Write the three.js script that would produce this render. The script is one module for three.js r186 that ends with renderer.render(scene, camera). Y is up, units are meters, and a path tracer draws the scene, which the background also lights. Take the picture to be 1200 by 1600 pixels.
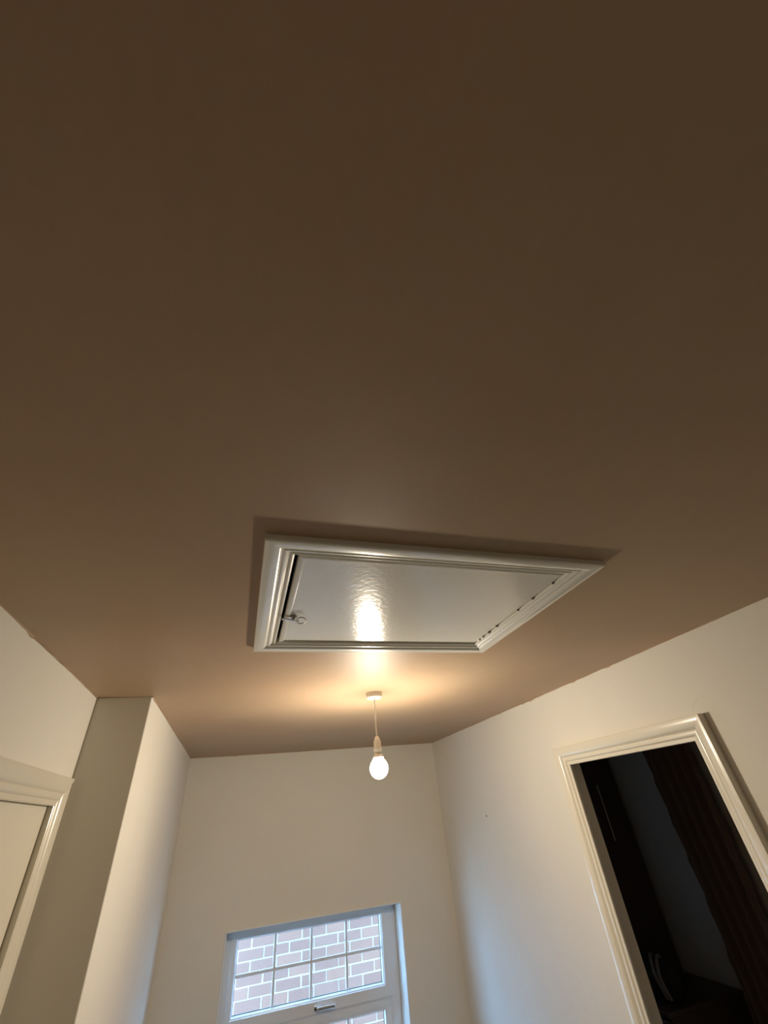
import * as THREE from 'three';
import { RoundedBoxGeometry } from 'three/addons/geometries/RoundedBoxGeometry.js';
import { mergeGeometries, mergeVertices, toCreasedNormals } from 'three/addons/utils/BufferGeometryUtils.js';

// ------------------------------------------------------------------ camera, sky, exposure
const scene = new THREE.Scene();
const camera = new THREE.PerspectiveCamera(103.485, 0.75, 0.02, 60);
const H = 0.48;                       // metres from the lens up to the ceiling
const EYE = 1.872, CEIL = EYE + H;    // heights above the landing floor
camera.position.set(0, EYE, 0);
camera.rotation.order = 'YXZ';
camera.rotation.set(0.6365005, -0.3498766, -0.1097284);
scene.add(camera);

scene.background = new THREE.Color().setRGB(0.33, 0.72, 1.3);   // overcast late-day sky
scene.backgroundIntensity = 13;

const renderer = new THREE.WebGLRenderer({ antialias: true });
renderer.toneMapping = THREE.LinearToneMapping;
renderer.toneMappingExposure = 1.0;
renderer.shadowMap.enabled = true;
renderer.shadowMap.type = THREE.PCFSoftShadowMap;

const LAMP = { color: [1.0, 0.86, 0.66], candela: 2.25 };

// ------------------------------------------------------------------ small helpers
let seed = 20240611;
const rnd = () => { seed = (seed * 1664525 + 1013904223) >>> 0; return seed / 4294967296; };
const taken = {};
const numbered = (n) => { const k = taken[n] = (taken[n] ?? -1) + 1; return k ? n + '_' + String(k).padStart(3, '0') : n; };
const lin = (r, g, b) => new THREE.Color().setRGB(r, g, b);

function noiseTile(size, cells, octaves, gain = 0.5, s = 1) {       // tileable value noise, 0..1
  const out = new Float32Array(size * size);
  let amp = 1, total = 0;
  for (let o = 0; o < octaves; o++) {
    const c = cells << o, grid = new Float32Array(c * c);
    let q = (s * 7919 + o * 104729) >>> 0;
    for (let i = 0; i < c * c; i++) { q = (q * 1664525 + 1013904223) >>> 0; grid[i] = q / 4294967296; }
    for (let y = 0; y < size; y++) for (let x = 0; x < size; x++) {
      const fx = x / size * c, fy = y / size * c, x0 = Math.floor(fx), y0 = Math.floor(fy);
      let tx = fx - x0, ty = fy - y0; tx = tx * tx * (3 - 2 * tx); ty = ty * ty * (3 - 2 * ty);
      const x1 = (x0 + 1) % c, y1 = (y0 + 1) % c;
      const a = grid[y0 * c + x0] * (1 - tx) + grid[y0 * c + x1] * tx, b = grid[y1 * c + x0] * (1 - tx) + grid[y1 * c + x1] * tx;
      out[y * size + x] += amp * (a * (1 - ty) + b * ty);
    }
    total += amp; amp *= gain;
  }
  for (let i = 0; i < out.length; i++) out[i] /= total;
  return out;
}
function texture(size, fill, srgb, metres) {
  const d = new Uint8Array(size * size * 4);
  for (let i = 0; i < size * size; i++) {
    const c = fill(i, i % size, Math.floor(i / size));
    for (let k = 0; k < 3; k++) d[i * 4 + k] = Math.max(0, Math.min(255, Math.round(255 * (Array.isArray(c) ? c[k] : c))));
    d[i * 4 + 3] = 255;
  }
  const t = new THREE.DataTexture(d, size, size);
  t.wrapS = t.wrapT = THREE.RepeatWrapping; t.magFilter = THREE.LinearFilter; t.minFilter = THREE.LinearMipmapLinearFilter; t.generateMipmaps = true;
  if (srgb) t.colorSpace = THREE.SRGBColorSpace;
  t.repeat.set(1 / metres, 1 / metres); t.needsUpdate = true;
  return t;
}
function metreUV(g) {                 // uv in metres, by the way each face points
  const p = g.attributes.position, n = g.attributes.normal, uv = new Float32Array(p.count * 2);
  for (let i = 0; i < p.count; i++) {
    const ax = Math.abs(n.getX(i)), ay = Math.abs(n.getY(i)), az = Math.abs(n.getZ(i));
    const [u, v] = ay > ax && ay > az ? [p.getX(i), p.getZ(i)] : ax > az ? [p.getZ(i), p.getY(i)] : [p.getX(i), p.getY(i)];
    uv[i * 2] = u; uv[i * 2 + 1] = v;
  }
  g.setAttribute('uv', new THREE.BufferAttribute(uv, 2));
  return g;
}
const merged = (list) => mergeGeometries(list.map((g) => { const q = g.index ? g.toNonIndexed() : g; for (const k of Object.keys(q.attributes)) if (!['position', 'normal', 'uv'].includes(k)) q.deleteAttribute(k); return q; }));
const slab = (x0, x1, y0, y1, z0, z1) => metreUV(new THREE.BoxGeometry(x1 - x0, y1 - y0, z1 - z0).translate((x0 + x1) / 2, (y0 + y1) / 2, (z0 + z1) / 2));
const rbox = (x0, x1, y0, y1, z0, z1, r = 0.003, seg = 2) => metreUV(new RoundedBoxGeometry(x1 - x0, y1 - y0, z1 - z0, seg, Math.min(r, (x1 - x0) / 2.01, (y1 - y0) / 2.01, (z1 - z0) / 2.01)).translate((x0 + x1) / 2, (y0 + y1) / 2, (z0 + z1) / 2));

function mesh(name, g, m, parent = scene) {
  const o = new THREE.Mesh(g, m); o.name = parent === scene ? numbered(name) : name;
  o.castShadow = o.receiveShadow = true; parent.add(o); return o;
}
function tag(o, label, category, group) { o.userData.label = label; o.userData.category = category; if (group) o.userData.group = group; return o; }
function struct(o, label, category) { o.userData.kind = 'structure'; return tag(o, label, category); }
function group(name, at = [0, 0, 0]) { const g = new THREE.Group(); g.name = numbered(name); g.position.set(...at); scene.add(g); return g; }

// a moulding: profile points [u outward from the inner edge, v proud of the surface] swept from A to B, mitred where asked
function moulding(A, B, out, up, profile, mitreA, mitreB, crease = 0.45) {
  const a = new THREE.Vector3(...A), b = new THREE.Vector3(...B), n = new THREE.Vector3(...out), w = new THREE.Vector3(...up);
  const d = b.clone().sub(a).normalize(), pos = [];
  const ring = (p, m) => profile.map(([u, v]) => p.clone().addScaledVector(n, u).addScaledVector(w, v).addScaledVector(d, m * u));
  const r0 = ring(a, -mitreA), r1 = ring(b, mitreB), k = profile.length;
  const tri = (x, y, z) => pos.push(...x.toArray(), ...y.toArray(), ...z.toArray());
  const flip = new THREE.Vector3().crossVectors(n, w).dot(d) > 0;
  for (let i = 0; i < k; i++) {
    const j = (i + 1) % k;
    if (flip) { tri(r0[i], r0[j], r1[j]); tri(r0[i], r1[j], r1[i]); } else { tri(r0[i], r1[j], r0[j]); tri(r0[i], r1[i], r1[j]); }
  }
  const contour = profile.map(([u, v]) => new THREE.Vector2(u, v));
  const cw = THREE.ShapeUtils.isClockWise(contour);
  for (const [x, y, z] of THREE.ShapeUtils.triangulateShape(contour, [])) {
    if (flip !== cw) { tri(r0[x], r0[z], r0[y]); tri(r1[x], r1[y], r1[z]); } else { tri(r0[x], r0[y], r0[z]); tri(r1[x], r1[z], r1[y]); }
  }
  let g = new THREE.BufferGeometry();
  g.setAttribute('position', new THREE.Float32BufferAttribute(pos, 3));
  g.computeVertexNormals();
  // outward check: turn the faces round if the volume comes out negative
  let vol = 0; const c = new THREE.Vector3(), e = new THREE.Vector3(), f = new THREE.Vector3();
  for (let i = 0; i < pos.length; i += 9) { c.fromArray(pos, i).sub(a); e.fromArray(pos, i + 3).sub(a); f.fromArray(pos, i + 6).sub(a); vol += c.dot(e.cross(f)); }
  if (vol < 0) { for (let i = 0; i < pos.length; i += 9) for (let q = 0; q < 3; q++) { const t = pos[i + 3 + q]; pos[i + 3 + q] = pos[i + 6 + q]; pos[i + 6 + q] = t; } g.setAttribute('position', new THREE.Float32BufferAttribute(pos, 3)); }
  g = toCreasedNormals(g, crease);
  return metreUV(g);
}

// ------------------------------------------------------------------ materials
const coarse = noiseTile(512, 4, 5, 0.55, 3), fine = noiseTile(512, 48, 3, 0.6, 11), peel = noiseTile(512, 40, 2, 0.4, 23), blot = noiseTile(512, 3, 4, 0.5, 31);
const std = (o) => new THREE.MeshStandardMaterial(o);
const phys = (o) => new THREE.MeshPhysicalMaterial(o);
const rollerBump = texture(512, (i) => fine[i], false, 0.35);
const peelBump = texture(512, (i) => peel[i], false, 0.34);
const M = {};
M.wall = std({ map: texture(512, (i) => { const t = 0.985 + 0.03 * (coarse[i] - 0.5); return [0.905 * t, 0.89 * t, 0.855 * t]; }, true, 1.7), roughness: 0.72, bumpMap: rollerBump, bumpScale: 0.0004 });
M.plaster = phys({ specularIntensity: 0.6,
  map: texture(512, (i, x, y) => {
    const p = coarse[i] - 0.5, q = blot[i] - 0.5, s = fine[(y * 512 + ((x * 3) & 511))] - 0.5;
    return [0.735 + 0.06 * p + 0.045 * q + 0.012 * s, 0.625 + 0.06 * p - 0.02 * q + 0.012 * s, 0.517 + 0.055 * p - 0.03 * q + 0.012 * s];
  }, true, 1.9),
  roughness: 0.53, bumpMap: texture(512, (i) => 0.75 * coarse[i] + 0.25 * blot[i], false, 0.9), bumpScale: 0.0016,
});
M.gloss = phys({ color: lin(0.78, 0.74, 0.64), roughness: 0.3, clearcoat: 0.6, clearcoatRoughness: 0.14, bumpMap: rollerBump, bumpScale: 0.00012 });
M.hatchPaint = phys({ color: lin(0.88, 0.87, 0.82), roughness: 0.17, bumpMap: peelBump, bumpScale: 0.00027 });
M.hatchTrim = phys({ color: lin(0.88, 0.87, 0.81), roughness: 0.3, clearcoat: 0.8, clearcoatRoughness: 0.12, bumpMap: rollerBump, bumpScale: 0.00012 });
M.door = phys({ color: lin(0.76, 0.72, 0.62), roughness: 0.42, bumpMap: texture(512, (i, x, y) => fine[(((y >> 3) * 512) + ((x * 4) & 511))], false, 0.5), bumpScale: 0.0002 });
M.upvc = phys({ color: lin(0.82, 0.84, 0.86), roughness: 0.22, clearcoat: 0.4, clearcoatRoughness: 0.1 });
M.gasket = std({ color: lin(0.03, 0.03, 0.035), roughness: 0.7 });
M.glass = phys({ color: lin(1, 1, 1), roughness: 0, transmission: 1, thickness: 0, ior: 1.5 });
M.steel = std({ color: lin(0.62, 0.6, 0.56), roughness: 0.3, metalness: 1 });
M.handle = std({ color: lin(0.78, 0.79, 0.8), roughness: 0.25, metalness: 0.85 });
M.plastic = phys({ color: lin(0.82, 0.8, 0.74), roughness: 0.3 });
M.mortar = std({ color: lin(0.74, 0.64, 0.55), roughness: 0.95 });
M.bricks = [[0.34, 0.168, 0.115], [0.31, 0.157, 0.11], [0.36, 0.18, 0.122], [0.33, 0.175, 0.125], [0.3, 0.152, 0.108]].map((c, k) => std({ color: lin(...c), roughness: 0.9, bumpMap: rollerBump, bumpScale: 0.002 }));
M.carpet = std({ map: texture(512, (i) => { const t = 0.25 + 0.1 * (fine[i] - 0.5); return [t * 1.04, t, t * 0.94]; }, true, 0.5), roughness: 1 });
M.paleWall = std({ map: texture(512, (i) => { const t = 0.97 + 0.06 * (coarse[i] - 0.5); return [0.83 * t, 0.8 * t, 0.77 * t]; }, true, 1.5), roughness: 0.55 });
M.curtain = std({ color: lin(0.15, 0.098, 0.074), roughness: 0.9 });
M.darkWood = phys({ color: lin(0.075, 0.05, 0.036), roughness: 0.4 });
M.black = std({ color: lin(0.02, 0.02, 0.022), roughness: 0.8 });
M.greyStrap = std({ color: lin(0.25, 0.24, 0.22), roughness: 0.7 });
M.chip = std({ color: lin(0.12, 0.09, 0.06), roughness: 0.9 });

// ------------------------------------------------------------------ the room shell
const XL = -1.235 * H, XR = 3.515 * H, ZP = -4.24 * H, XP = -0.812 * H, ZF = -8.37 * H, ZB = 1.7;
const T = 0.1, TR = 0.055, TF = 0.3, LOW = -1.2;              // partition and outer wall thickness, lower landing
const R = { x1: 3.05, z0: -4.0, z1: -0.9 };       // dark room beyond the right-hand doorway
const DR = { z0: -2.150, z1: -1.375, y: 1.9865 }; // right doorway
const DL = { z0: -1.920, z1: -1.140, y: 1.986 };  // left doorway
const WN = { x0: 0.02, x1: 1.251, y0: 0.26, y1: 1.314 };
const W2 = { x0: 1.86, x1: 2.2, y0: 1.1, y1: 1.7 };              // window of the side room
const HA = { x0: 0, x1: 0.865, z0: -1.418, z1: -0.722 };          // loft hatch, outer edges of its moulding
const HW = 0.068;                                                  // moulding width

function plate(outline, holes, depth) {
  const s = new THREE.Shape(outline.map(([x, y]) => new THREE.Vector2(x, y)));
  for (const h of holes) s.holes.push(new THREE.Path(h.map(([x, y]) => new THREE.Vector2(x, y))));
  return new THREE.ExtrudeGeometry(s, { depth, bevelEnabled: false });
}
const rect = (x0, x1, y0, y1) => [[x0, y0], [x1, y0], [x1, y1], [x0, y1]];

{ // ceiling with the hatch opening; shape drawn in x, z
  const g = plate(rect(XL - T, R.x1 + T, ZF - TF, ZB + T), [rect(HA.x0 + HW - 0.002, HA.x1 - HW + 0.002, HA.z0 + HW - 0.002, HA.z1 - HW + 0.002).reverse()], 0.12);
  g.rotateX(Math.PI / 2).translate(0, CEIL + 0.12, 0);
  g.computeVertexNormals();
  struct(mesh('ceiling', metreUV(g), M.plaster), 'bare brown-pink plaster ceiling around the loft hatch', 'ceiling');
  struct(mesh('roof', slab(XL - T, R.x1 + T, CEIL + 0.3, CEIL + 0.4, ZF - TF, ZB + T), M.chip), 'dark roof boards above the loft hatch', 'roof');
  const lp = [[XL - T, ZF - TF, R.x1 + T, ZF - TF + 0.05], [XL - T, ZB + T - 0.05, R.x1 + T, ZB + T], [XL - T, ZF - TF + 0.05, XL - T + 0.05, ZB + T - 0.05], [R.x1 + T - 0.05, ZF - TF + 0.05, R.x1 + T, ZB + T - 0.05]];
  struct(mesh('trim_1', merged(lp.map(([x0, z0, x1, z1]) => slab(x0, x1, CEIL + 0.12, CEIL + 0.3, z0, z1))), M.chip), 'dark timber edge of the loft above the ceiling', 'timber');
}
{ // right wall with doorway; shape drawn in z, y then turned to face -x
  const g = plate([[ZF, LOW], [ZB, LOW], [ZB, CEIL], [ZF, CEIL]], [[[DR.z0 - 0.025, 0], [DR.z0 - 0.025, DR.y + 0.025], [DR.z1 + 0.025, DR.y + 0.025], [DR.z1 + 0.025, 0]]], TR);
  g.rotateY(-Math.PI / 2).translate(XR + TR, 0, 0);
  const w = struct(mesh('wall_right', metreUV(g), M.wall), 'white painted wall holding the open dark doorway', 'wall');
  const dent = new THREE.SphereGeometry(0.006, 12, 8).scale(0.35, 1.2, 1).translate(XR, EYE - 0.177 * H, -6.7 * H);
  mesh('screw_hole', dent, M.chip, w);
  const mark = new THREE.TubeGeometry(new THREE.CatmullRomCurve3([[2.086, -1.33], [2.103, -1.318], [2.112, -1.305], [2.118, -1.288]].map(([y, z]) => new THREE.Vector3(XR + 0.0004, y, z))), 12, 0.0013, 6);
  mesh('scratch', mark, M.gloss, w);
}
{ // left wall with its doorway, up to the pier
  const g = plate([[ZP, LOW], [ZB, LOW], [ZB, CEIL], [ZP, CEIL]], [[[DL.z0 - 0.025, 0], [DL.z0 - 0.025, DL.y + 0.025], [DL.z1 + 0.025, DL.y + 0.025], [DL.z1 + 0.025, 0]]], T);
  g.rotateY(-Math.PI / 2).translate(XL, 0, 0);
  struct(mesh('wall_left', metreUV(g), M.wall), 'white painted wall above the closed cream door', 'wall');
  struct(mesh('wall_pier', rbox(XL - T, XP, LOW, CEIL, ZF, ZP, 0.004), M.wall), 'white boxed-out wall pier beside the closed door', 'wall');
}
{ // far wall with the window opening
  const g = plate(rect(XP - 0.3, R.x1 + T, LOW, CEIL), [rect(WN.x0, WN.x1, WN.y0, WN.y1).reverse(), rect(W2.x0, W2.x1, W2.y0, W2.y1).reverse()], TF);
  g.translate(0, 0, ZF - TF);
  struct(mesh('wall_far', metreUV(g), M.wall), 'white painted end wall holding the window', 'wall');
}
struct(mesh('wall_cupboard', slab(XL - T - 0.05, XL - T, 0, CEIL, DL.z0 - 0.1, DL.z1 + 0.1), M.chip), 'dark boarding behind the closed door', 'wall');
struct(mesh('wall_back', slab(XL - T, R.x1 + T, LOW, CEIL, ZB, ZB + T), M.wall), 'white wall closing the other end of the landing', 'wall');
struct(mesh('floor', slab(XL - T, R.x1 + T, -0.2, 0, -2.35, ZB), M.carpet), 'grey carpeted landing floor', 'floor');
struct(mesh('floor_lower', slab(XL - T, XR, LOW - 0.2, LOW, ZF, -2.35), M.carpet), 'grey carpeted half landing below the window', 'floor');
struct(mesh('floor_room', slab(XR + TR, R.x1 + T, -0.2, 0, ZF, -2.35), M.carpet), 'grey carpet of the dark side room', 'floor');
struct(mesh('wall_stair', slab(XL - T, XR, LOW - 0.2, -0.2, -2.35, -2.25), M.wall), 'white riser wall under the landing edge', 'wall');
// the dark side room
struct(mesh('wall_room_far', metreUV(plate(rect(XR + TR, R.x1, 0, CEIL), [rect(W2.x0, W2.x1, W2.y0, W2.y1).reverse()], 0.018).translate(0, 0, R.z0 - 0.018)), M.paleWall), 'pale end wall of the unlit side room', 'wall');
struct(mesh('wall_room_right', slab(R.x1, R.x1 + T, -0.2, CEIL, ZF, ZB), M.paleWall), 'pale wall behind the brown curtain in the unlit room', 'wall');
{
  const w = group('window_2', [(W2.x0 + W2.x1) / 2, W2.y0, ZF - 0.2]);
  struct(w, 'small window lighting the dark side room', 'window');
  const hx = (W2.x1 - W2.x0) / 2, hy = W2.y1 - W2.y0;
  for (const s of [-1, 1]) mesh('frame_jamb', rbox(s > 0 ? hx - 0.05 : -hx, s > 0 ? hx : -hx + 0.05, 0, hy, -0.025, 0.025, 0.004), M.upvc, w);
  for (const y of [0, hy - 0.05]) mesh('frame_rail', rbox(-hx + 0.05, hx - 0.05, y, y + 0.05, -0.025, 0.025, 0.004), M.upvc, w);
  mesh('pane', new THREE.PlaneGeometry(2 * hx - 0.1, hy - 0.1).translate(0, hy / 2, 0), M.glass, w);
}
struct(mesh('wall_room_near', slab(XR + TR, R.x1, 0, CEIL, R.z1, R.z1 + T), M.paleWall), 'pale partition of the unlit side room', 'wall');

// wobbly plaster edge where the fresh ceiling meets the painted walls
function edge(a, b, into, label) {
  const A = new THREE.Vector3(...a), B = new THREE.Vector3(...b), n = Math.round(A.distanceTo(B) / 0.03), pts = [], idx = [];
  const N = new THREE.Vector3(...into);
  let w = 0.003;
  for (let i = 0; i <= n; i++) {
    w += (rnd() - 0.5) * 0.0018; w = Math.max(0.0012, Math.min(0.0055, w));
    const h = rnd() < 0.035 ? w + 0.005 : w, p = A.clone().lerp(B, i / n);
    pts.push(p.x - N.x * 0.002, p.y + 0.002, p.z - N.z * 0.002, p.x - N.x * 0.002, p.y - h, p.z - N.z * 0.002, p.x + N.x * 0.0022, p.y - h * 0.8, p.z + N.z * 0.0022, p.x + N.x * (0.002 + w), p.y + 0.002, p.z + N.z * (0.002 + w));
    if (i) { const o = (i - 1) * 4; for (let k = 0; k < 4; k++) { const l = (k + 1) % 4; idx.push(o + k, o + l, o + 4 + l, o + k, o + 4 + l, o + 4 + k); } }
  }
  const g = new THREE.BufferGeometry();
  g.setAttribute('position', new THREE.Float32BufferAttribute(pts, 3)); g.setIndex(idx); g.computeVertexNormals();
  return struct(mesh('trim_' + (++edge.n), metreUV(g), M.plaster), label, 'plaster edge');
}
edge.n = 1;
edge([XR, CEIL, ZB], [XR, CEIL, ZF], [-1, 0, 0], 'ragged plaster edge along the top of the doorway wall');
edge([XL, CEIL, ZB], [XL, CEIL, ZP], [1, 0, 0], 'ragged plaster edge above the closed cream door');
edge([XL, CEIL, ZP], [XP, CEIL, ZP], [0, 0, 1], 'short ragged plaster edge on the pier face');
edge([XP, CEIL, ZP], [XP, CEIL, ZF], [1, 0, 0], 'ragged plaster edge along the side of the pier');
edge([XP, CEIL, ZF], [XR, CEIL, ZF], [0, 0, 1], 'ragged plaster edge along the top of the window wall');

// ------------------------------------------------------------------ loft hatch
{
  const cx = (HA.x0 + HA.x1) / 2, cz = (HA.z0 + HA.z1) / 2;
  const t = group('loft_hatch', [cx, CEIL, cz]);
  tag(t, 'glossy white loft hatch with moulded frame set in the plaster ceiling', 'loft hatch');
  const hx = (HA.x1 - HA.x0) / 2 - HW, hz = (HA.z1 - HA.z0) / 2 - HW;      // half size of the opening
  const P = [[0, -0.012], [0, 0.003], [0.0015, 0.0055], [0.0045, 0.0065], [0.0075, 0.0055], [0.009, 0.0035], [0.012, 0.0032], [0.0155, 0.0065], [0.0195, 0.0092], [0.0235, 0.0095], [0.026, 0.0078], [0.029, 0.0076], [0.032, 0.0105], [0.036, 0.0128], [0.042, 0.0138], [0.064, 0.0142], [0.0668, 0.0132], [HW, 0.011], [HW, 0], [0.01, 0], [0.01, -0.012]];
  const c = [[-hx, -hz], [hx, -hz], [hx, hz], [-hx, hz]], n = [[0, -1], [1, 0], [0, 1], [-1, 0]];
  for (let k = 0; k < 4; k++) {
    const [ax, az] = c[k], [bx, bz] = c[(k + 1) % 4];
    mesh('frame_moulding', moulding([ax, 0, az], [bx, 0, bz], [n[k][0], 0, n[k][1]], [0, -1, 0], P, 1, 1), M.hatchTrim, t);
  }
  // the liner boards of the shaft above
  mesh('liner', merged([slab(-hx - 0.002, hx + 0.002, 0.012, 0.16, -hz - 0.02, -hz), slab(-hx - 0.002, hx + 0.002, 0.012, 0.16, hz, hz + 0.02), slab(-hx - 0.02, -hx, 0.012, 0.16, -hz, hz), slab(hx, hx + 0.02, 0.012, 0.16, -hz, hz)].map((g) => g)), M.chip, t);
  // the lift-up panel: a board with a slim planted bead round it; wider gap on the catch side
  const px0 = -hx + 0.009, px1 = hx - 0.003, pz0 = -hz + 0.0004, pz1 = hz - 0.004;
  const panel = mesh('panel', rbox(px0, px1, 0.0, 0.02, pz0, pz1, 0.002), M.hatchPaint, t);
  const B = [[0, -0.0005], [0, 0.0022], [0.0022, 0.0044], [0.012, 0.005], [0.0152, 0.004], [0.016, -0.0005]];
  const bw = 0.016, b = [[px0 + bw, pz0 + bw], [px1 - bw, pz0 + bw], [px1 - bw, pz1 - bw], [px0 + bw, pz1 - bw]];
  for (const k of [2, 3]) mesh('edge_bead', moulding([b[k][0], 0, b[k][1]], [b[(k + 1) % 4][0], 0, b[(k + 1) % 4][1]], [n[k][0], 0, n[k][1]], [0, -1, 0], B, 1, 1), M.hatchPaint, panel);
  // flaked paint and hinge knuckles along the tight edge
  for (let i = 0; i < 5; i++) {
    const z = pz0 + 0.05 + (pz1 - pz0 - 0.1) * (i + 0.9 * rnd()) / 5;
    mesh('paint_chip', rbox(px1 - 0.001 - 0.002 * rnd(), px1 + 0.0035, -0.0045 - 0.001 * rnd(), 0.001, z, z + 0.004 + 0.011 * rnd(), 0.001, 1), M.chip, t);
  }
  for (const z of [pz0 + 0.035, pz0 + 0.062]) mesh('hinge_tip', rbox(px1 - 0.004, px1 + 0.004, -0.006, 0.001, z, z + 0.012, 0.0015), M.hatchTrim, t);
  // turn catch on the left
  const q = mesh('turn_catch', merged([
    new THREE.CylinderGeometry(0.011, 0.013, 0.004, 20).translate(0, -0.002, 0),
    new THREE.CylinderGeometry(0.006, 0.007, 0.008, 16).translate(0, -0.007, 0),
    new RoundedBoxGeometry(0.052, 0.003, 0.012, 2, 0.0014).rotateY(0.35).translate(-0.008, -0.0105, 0),
  ]), M.steel, t);
  q.position.set(px0 + 0.026, 0, -0.078);
  const ring = mesh('ring_pull', new THREE.TorusGeometry(0.013, 0.0016, 8, 24).rotateX(Math.PI / 2 - 0.35).translate(0.022, -0.012, 0.004), M.steel, q);
  ring.userData.label = 'small wire ring of the catch';
}

// ------------------------------------------------------------------ pendant lamp
{
  const bulbY = EYE + 0.335 * H - CEIL;
  const t = group('pendant_light', [1.245 * H, CEIL, -4.32 * H]);
  tag(t, 'bare glowing bulb hanging on a short white flex from a ceiling rose', 'pendant light');
  const lathe = (pts, seg = 40) => new THREE.LatheGeometry(pts.map(([r, y]) => new THREE.Vector2(r, y)), seg);
  mesh('ceiling_rose', lathe([[0.0001, -0.027], [0.034, -0.026], [0.0385, -0.0235], [0.04, -0.019], [0.0405, 0.0]]), M.plastic, t);
  mesh('flex', new THREE.TubeGeometry(new THREE.CatmullRomCurve3([[0, -0.025, 0], [0.001, -0.09, 0], [-0.0005, -0.15, 0], [0, bulbY + 0.118, 0]].map((p) => new THREE.Vector3(...p))), 24, 0.0032, 10), M.plastic, t);
  mesh('lamp_holder', lathe([[0.0032, bulbY + 0.128], [0.008, bulbY + 0.127], [0.0125, bulbY + 0.115], [0.0165, bulbY + 0.108], [0.0175, bulbY + 0.08], [0.0195, bulbY + 0.078], [0.0195, bulbY + 0.07], [0.0175, bulbY + 0.068], [0.0165, bulbY + 0.052], [0.0001, bulbY + 0.052]]), M.plastic, t);
  const glow = std({ color: lin(0.9, 0.88, 0.82), roughness: 0.4, emissive: lin(1.0, 0.9, 0.68), emissiveIntensity: 9 });
  const bp = [[0.0001, -0.042]]; 
  for (let a = -80; a <= 40; a += 8) bp.push([0.042 * Math.cos(a * Math.PI / 180), 0.042 * Math.sin(a * Math.PI / 180)]);
  bp.push([0.0255, 0.036], [0.021, 0.0395], [0.0001, 0.0395]);
  mesh('bulb_collar', lathe([[0.0165, 0.056], [0.021, 0.052], [0.024, 0.044], [0.024, 0.0395], [0.0165, 0.045]].map(([r, y]) => [r, y + bulbY])), M.plastic, t);
  const bulb = mesh('bulb', lathe(bp.map(([r, y]) => [r, y + bulbY])), glow, t);
  bulb.userData.label = 'glowing frosted bulb';
  bulb.castShadow = false;
  const l = new THREE.PointLight(lin(...LAMP.color), LAMP.candela, 0, 2);
  l.name = 'bulb_light'; l.position.set(0, bulbY, 0); l.castShadow = true; l.shadow.radius = 1.7; l.shadow.mapSize.set(2048, 2048); l.shadow.bias = -0.0005;
  t.add(l);
}

// ------------------------------------------------------------------ doorways
const ARCH = [[0, 0], [0, 0.009], [0.002, 0.0115], [0.013, 0.0125], [0.016, 0.0115], [0.018, 0.0145], [0.022, 0.018], [0.03, 0.0195], [0.036, 0.019], [0.039, 0.0175], [0.042, 0.0215], [0.047, 0.026], [0.054, 0.0285], [0.066, 0.0305], [0.084, 0.033], [0.0895, 0.032], [0.091, 0.029], [0.091, 0]];
function doorway(name, label, x, side, D, depthIn, scaleV, farCut) {         // side: +1 the surround faces +x, -1 it faces -x
  const t = group(name, [x, 0, (D.z0 + D.z1) / 2]);
  struct(t, label, 'door frame');
  const z0 = D.z0 - t.position.z, z1 = D.z1 - t.position.z, y = D.y, up = [side, 0, 0];
  const P = ARCH.map(([u, v]) => [u * 0.9, v * scaleV]);
  mesh('architrave_head', moulding([0, y, z0], [0, y, z1], [0, 1, 0], up, P, 1, 1), M.gloss, t);
  mesh('architrave_leg', moulding([0, 0, z1], [0, y, z1], [0, 0, 1], up, P, 0, 1), M.gloss, t);
  mesh('architrave_leg', moulding([0, 0, z0], [0, y, z0], [0, 0, -1], up, farCut ? P.map(([u, v]) => [u, v * farCut]) : P, 0, 1), M.gloss, t);
  const a = side > 0 ? -depthIn : -0.001, b = side > 0 ? 0.001 : depthIn, j = 0.025, s = 0.004;
  mesh('lining_head', rbox(a, b, y + s, y + j, z0 - s, z1 + s, 0.0015), M.gloss, t);
  mesh('lining_jamb', rbox(a, b, 0, y + j, z0 - j, z0 - s, 0.0015), M.gloss, t);
  mesh('lining_jamb', rbox(a, b, 0, y + j, z1 + s, z1 + j, 0.0015), M.gloss, t);
  return { t, z0, z1, y };
}
{
  doorway('door_1', 'cream glossy door surround framing the open dark room', XR, -1, DR, TR + 0.001, 1.04);
}
{
  const { t, z0, z1, y } = doorway('door_2', 'cream glossy surround with a closed flush door beside the pier', XL, 1, DL, T + 0.001, 0.62, 0.75);
  const leaf = mesh('door_leaf', rbox(-0.052, -0.014, 0.006, y + 0.0035, z0 - 0.003, z1 + 0.003, 0.002), M.door, t);
  const kn = mesh('door_handle', merged([
    new THREE.CylinderGeometry(0.025, 0.025, 0.008, 24).rotateZ(Math.PI / 2).translate(-0.0105, 1.0, z1 - 0.06),
    new THREE.CylinderGeometry(0.009, 0.009, 0.045, 16).rotateZ(Math.PI / 2).translate(0.012, 1.0, z1 - 0.06),
    new RoundedBoxGeometry(0.014, 0.018, 0.12, 3, 0.006).translate(0.034, 1.0, z1 - 0.108),
  ]), M.steel, leaf);
}

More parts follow.
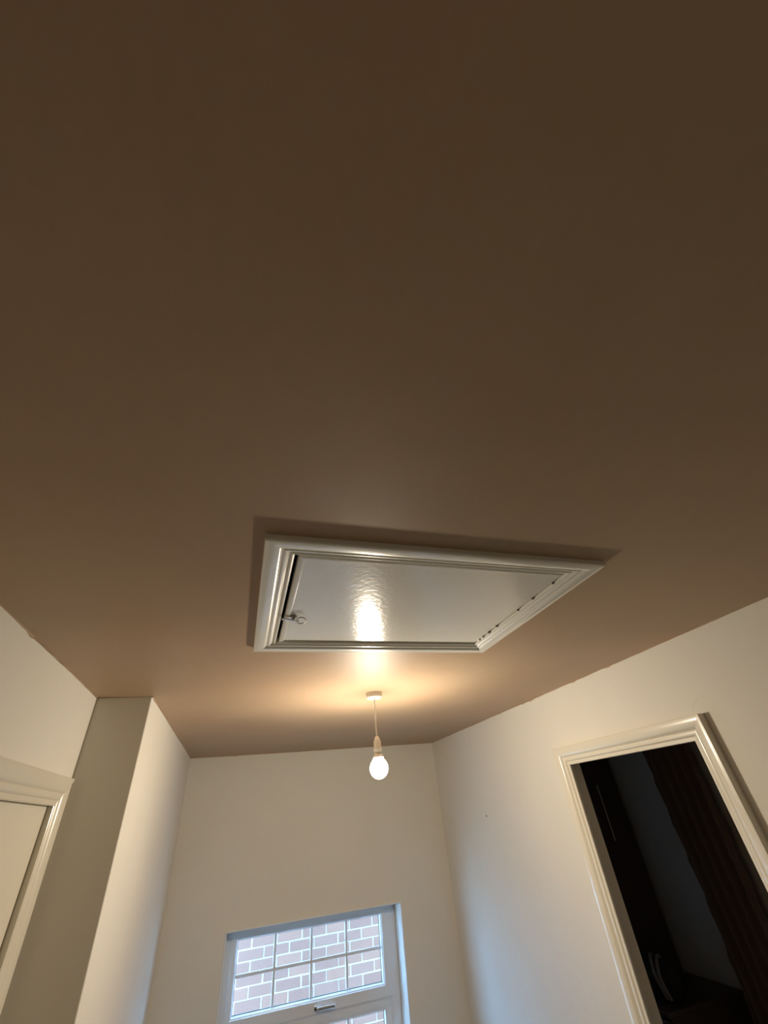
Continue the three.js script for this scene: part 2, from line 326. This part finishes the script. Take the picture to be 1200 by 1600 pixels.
// ------------------------------------------------------------------ window
{
  const zf = ZF - 0.17;                                  // inner face of the frame
  const t = group('window_1', [(WN.x0 + WN.x1) / 2, WN.y0, zf]);
  struct(t, 'white plastic casement window with glazing bars looking onto brickwork', 'window');
  const X0 = WN.x0 - t.position.x, X1 = WN.x1 - t.position.x, Y1 = WN.y1 - WN.y0;
  const F = 0.05, dz = -0.065;
  const gx0 = 0.213 * H - t.position.x, gx1 = 2.352 * H - t.position.x;     // glass of the opening light
  const gy1 = EYE - 1.312 * H - WN.y0, gy0 = EYE - 2.037 * H - WN.y0;
  mesh('frame_jamb', rbox(X0, X0 + F, 0, Y1, dz, 0, 0.004), M.upvc, t);
  mesh('frame_jamb', rbox(X1 - F - 0.018, X1, 0, Y1, dz, 0, 0.004), M.upvc, t);
  mesh('frame_head', rbox(X0 + F, X1 - F - 0.018, Y1 - 0.035, Y1, dz, 0, 0.004), M.upvc, t);
  mesh('frame_sill', rbox(X0 + F, X1 - F - 0.018, 0, F, dz, 0, 0.004), M.upvc, t);
  const ty1 = gy0 - 0.062, ty0 = ty1 - 0.05;
  mesh('transom', rbox(X0 + F, X1 - F - 0.018, ty0, ty1, dz, 0, 0.004), M.upvc, t);

  function light(name, ox0, ox1, oy0, oy1, x0, x1, y0, y1, cols, rows, proud) {
    const g = plate(rect(ox0, ox1, oy0, oy1), [rect(x0 - 0.012, x1 + 0.012, y0 - 0.012, y1 + 0.012).reverse()], 0.05 + proud);
    g.translate(0, 0, -0.055);
    const sash = mesh(name, metreUV(g), M.upvc, t);
    // sloped glazing beads on the room side
    const P = [[0.012, -0.004], [0.012, 0.02], [0.006, 0.018], [0, 0.004], [0, -0.004]].map(([u, v]) => [u, v]);
    const c = [[x0, y0], [x1, y0], [x1, y1], [x0, y1]], n = [[0, -1], [1, 0], [0, 1], [-1, 0]];
    for (let k = 0; k < 4; k++) {
      const a = c[k], b = c[(k + 1) % 4];
      mesh('glazing_bead', moulding([a[0], a[1], -0.026], [b[0], b[1], -0.026], [n[k][0], n[k][1], 0], [0, 0, 1], P, 1, 1, 0.3), M.upvc, sash);
      mesh('gasket', moulding([a[0], a[1], -0.03], [b[0], b[1], -0.03], [-n[k][0], -n[k][1], 0], [0, 0, 1], [[0, -0.002], [0, 0.004], [0.0025, 0.003], [0.003, -0.002]], -1, -1, 0.3), M.gasket, sash);
    }
    const w = (x1 - x0) / cols, h = (y1 - y0) / rows, bar = 0.009;
    for (let i = 1; i < cols; i++) mesh('glazing_bar', rbox(x0 + i * w - bar, x0 + i * w + bar, y0, y1, -0.042, -0.018, 0.004), M.upvc, sash);
    for (let j = 1; j < rows; j++) mesh('glazing_bar', rbox(x0, x1, y0 + j * h - bar, y0 + j * h + bar, -0.0415, -0.0185, 0.004), M.upvc, sash);
    const pane = new THREE.PlaneGeometry(1, 1);
    for (let i = 0; i < cols; i++) for (let j = 0; j < rows; j++) {
      const ax = x0 + i * w + (i ? bar : -0.004), bx = x0 + (i + 1) * w - (i < cols - 1 ? bar : -0.004), ay = y0 + j * h + (j ? bar : -0.004), by = y0 + (j + 1) * h - (j < rows - 1 ? bar : -0.004);
      const p = mesh('pane', pane, M.glass, sash);
      p.scale.set(bx - ax, by - ay, 1); p.position.set((ax + bx) / 2, (ay + by) / 2, -0.031);
    }
    return sash;
  }
  const top = light('opening_sash', X0 + 0.034, X1 - 0.054, ty1 - 0.006, Y1 - 0.022, gx0, gx1, gy0, gy1, 4, 2, 0.014);
  light('fixed_light', X0 + F - 0.002, X1 - F - 0.016, F - 0.002, ty0 + 0.002, gx0, gx1, F + 0.022, ty0 - 0.022, 4, 3, 0.001);
  const hx = 1.41 * H - t.position.x, hy = gy0 - 0.04;
  const base = mesh('sash_handle', merged([
    new RoundedBoxGeometry(0.05, 0.024, 0.012, 2, 0.004).translate(hx - 0.02, hy, 0.014),
    new THREE.CylinderGeometry(0.011, 0.012, 0.024, 20).rotateX(Math.PI / 2).translate(hx - 0.022, hy, 0.03),
    new RoundedBoxGeometry(0.12, 0.018, 0.012, 3, 0.005).rotateZ(-0.02).translate(hx + 0.035, hy, 0.044),
  ]), M.handle, top);
  base.userData.label = 'silver lever handle';
  mesh('key_button', new THREE.CylinderGeometry(0.006, 0.006, 0.006, 14).rotateX(Math.PI / 2).translate(hx - 0.035, hy - 0.004, 0.022), M.gasket, base);
  // plaster bead and sill board round the opening
  const bead = [[0, 0], [0, 0.003], [0.003, 0.005], [0.008, 0.005], [0.011, 0.002], [0.011, 0]];
  const tr = group('trim_' + (++edge.n), [t.position.x, WN.y0, ZF]);
  struct(tr, 'slim white bead edging the window opening', 'bead');
  mesh('bead_jamb', moulding([X0, 0, 0], [X0, Y1, 0], [-1, 0, 0], [0, 0, 1], bead, 0, 1), M.upvc, tr);
  mesh('bead_jamb', moulding([X1, 0, 0], [X1, Y1, 0], [1, 0, 0], [0, 0, 1], bead, 0, 1), M.upvc, tr);
  mesh('bead_head', moulding([X0, Y1, 0], [X1, Y1, 0], [0, 1, 0], [0, 0, 1], bead, 1, 1), M.upvc, tr);
  struct(mesh('sill_board', rbox(WN.x0 - 0.04, WN.x1 + 0.04, WN.y0 - 0.022, WN.y0, zf - 0.001, ZF + 0.04, 0.006), M.upvc), 'white window board below the casement', 'sill');
}

// ------------------------------------------------------------------ brick wall of the house next door
{
  const z = -5.38, t = group('wall_outside', [0.9, -2.6, z]);
  struct(t, 'neighbouring red brick wall with pale mortar seen through the window', 'brick wall');
  const L = [-0.2, 2.275], Y = [-2.6, 3.3];
  mesh('mortar', slab(L[0] - 0.9, L[1] - 0.9, 0, Y[1] + 2.6, -3.2, -0.004), M.mortar, t);
  const full = rbox(-0.1065, 0.1065, -0.032, 0.032, -0.02, 0.003, 0.003, 1), rest = [];
  const rows = Math.floor((Y[1] - Y[0]) / 0.075), cols = Math.floor((L[1] - L[0]) / 0.225);
  for (let r = 0; r < rows; r++) for (let k = 0; k < cols; k++) {
    const x = L[0] + (k + 0.5 + (r % 2) * 0.5) * 0.225 + (rnd() - 0.5) * 0.003, y = Y[0] + (r + 0.5) * 0.075 + (rnd() - 0.5) * 0.002;
    if (x > L[1] - 0.12) continue;
    const dz = (rnd() - 0.5) * 0.003, m = Math.floor(rnd() * 5);
    if (x > -0.35 && x < 2.6 && y > -0.3 && y < 1.5) {
      const b = mesh('brick', full, M.bricks[m], t);
      b.position.set(x - 0.9, y + 2.6, dz);
    } else rest.push(full.clone().translate(x - 0.9, y + 2.6, dz));
  }
  const o = mesh('brickwork', merged(rest), M.bricks[0], t); o.userData.kind = 'stuff';
  struct(mesh('ground_outside', slab(-20, 20, -2.75, -2.6, -24, 16), M.mortar), 'pale concrete ground around the two houses', 'path');
}

// ------------------------------------------------------------------ things in the dark room
{
  const x = R.x1 - 0.09, zc = -2.705, w = 0.385, h = 2.2;
  const t = group('curtain', [x, 0, zc]);
  tag(t, 'dark brown curtain hanging in soft folds inside the unlit room', 'curtain');
  const nx = 90, ny = 44, pos = [], idx = [];
  for (let j = 0; j <= ny; j++) for (let i = 0; i <= nx; i++) {
    const u = i / nx, v = j / ny, amp = 0.012 + 0.018 * v;
    const side = (u - 0.5) * 2, zz = (u - 0.5) * w * (1 + 0.05 * Math.sin(v * 9)) + (0.006 * Math.sin(v * 63 + (u > 0.5 ? 2 : 0)) + 0.004 * Math.sin(v * 151 + u * 4)) * Math.abs(side) ** 6;
    pos.push(amp * Math.sin(u * Math.PI * 2 * 5 + 0.6 * Math.sin(v * 4)) + 0.006 * Math.sin(u * 31 + v * 5), 0.02 + (1 - v) * h, zz);
    if (i && j) { const a = j * (nx + 1) + i; idx.push(a, a - 1, a - nx - 2, a, a - nx - 2, a - nx - 1); }
  }
  const g = new THREE.BufferGeometry(); g.setAttribute('position', new THREE.Float32BufferAttribute(pos, 3)); g.setIndex(idx); g.computeVertexNormals();
  const m2 = M.curtain.clone(); m2.side = THREE.DoubleSide;
  mesh('drape', metreUV(g), m2, t);
  mesh('curtain_pole', new THREE.CylinderGeometry(0.012, 0.012, 0.52, 16).rotateX(Math.PI / 2).translate(0, h + 0.02, 0), M.darkWood, t);
  for (const s of [-1, 1]) mesh('pole_bracket', slab(-0.01, 0.09, h + 0.01, h + 0.03, s * 0.22 - 0.008, s * 0.22 + 0.008), M.darkWood, t);
}
{
  const t = group('wardrobe', [2.72, 0, -3.66]);
  tag(t, 'tall dark wardrobe with thin bar handle inside the unlit room', 'wardrobe');
  mesh('carcass', rbox(-0.3, 0.3, 0.06, 2.12, -0.3, 0.28, 0.004), M.darkWood, t);
  mesh('plinth', slab(-0.28, 0.28, 0, 0.06, -0.28, 0.25), M.darkWood, t);
  for (const s of [-1, 1]) {
    const d = mesh('wardrobe_door', rbox(s > 0 ? 0.002 : -0.298, s > 0 ? 0.298 : -0.002, 0.07, 2.11, 0.28, 0.3, 0.003), M.darkWood, t);
    mesh('bar_handle', merged([new THREE.CylinderGeometry(0.004, 0.004, 0.36, 12).translate(s * 0.06 + (s > 0 ? 0.02 : 0), 1.72, 0.325), ...[-1, 1].map((q) => new THREE.CylinderGeometry(0.004, 0.004, 0.028, 10).rotateX(Math.PI / 2).translate(s * 0.06 + (s > 0 ? 0.02 : 0), 1.72 + q * 0.16, 0.312))]), M.steel, d);
  }
}
{
  const t = group('chest_of_drawers', [2.66, 0, -3.155]);
  tag(t, 'low dark chest of drawers in front of the tall wardrobe', 'chest');
  mesh('carcass', rbox(-0.2, 0.36, 0.05, 0.8, -0.195, 0.2, 0.004), M.darkWood, t);
  mesh('top', rbox(-0.225, 0.37, 0.8, 0.825, -0.2, 0.21, 0.006), M.darkWood, t);
  for (let k = 0; k < 3; k++) {
    const d = mesh('drawer', rbox(-0.218, -0.2, 0.07 + k * 0.243, 0.3 + k * 0.243, -0.2, 0.19, 0.003), M.darkWood, t);
    mesh('knob', new THREE.SphereGeometry(0.014, 14, 10).translate(-0.23, 0.185 + k * 0.243, 0), M.steel, d);
  }
}
{
  const t = group('black_bag', [2.6, 0.825, -3.14]);
  tag(t, 'slumped black bag with grey straps lying on the dark chest', 'bag');
  const g = new THREE.SphereGeometry(1, 48, 32), p = g.attributes.position;
  for (let i = 0; i < p.count; i++) {
    const x = p.getX(i), y = p.getY(i), z = p.getZ(i), f = 1 + 0.07 * Math.sin(5 * x + 3 * z) + 0.05 * Math.sin(7 * z - 4 * y + 1) + 0.03 * Math.sin(13 * x + 11 * y);
    p.setXYZ(i, x * f * 0.12, Math.max(-0.082, y * f * 0.1) + 0.082, z * f * 0.17);
  }
  g.computeVertexNormals();
  mesh('body', g, M.black, t);
  for (const [z, s] of [[0.0, 1], [0.07, 0.7]]) {
    const c = new THREE.CatmullRomCurve3([[0.03, 0.165, z], [-0.03, 0.19, z + 0.05 * s], [-0.07, 0.175, z + 0.09 * s], [-0.1, 0.12, z + 0.12 * s], [-0.09, 0.03, z + 0.15 * s]].map((q) => new THREE.Vector3(...q)));
    mesh('strap', new THREE.TubeGeometry(c, 24, 0.009, 8), M.greyStrap, t);
  }
}

scene.traverse((o) => { if (o.isMesh && o.name !== 'bulb') { o.castShadow = true; o.receiveShadow = true; } });
renderer.render(scene, camera);
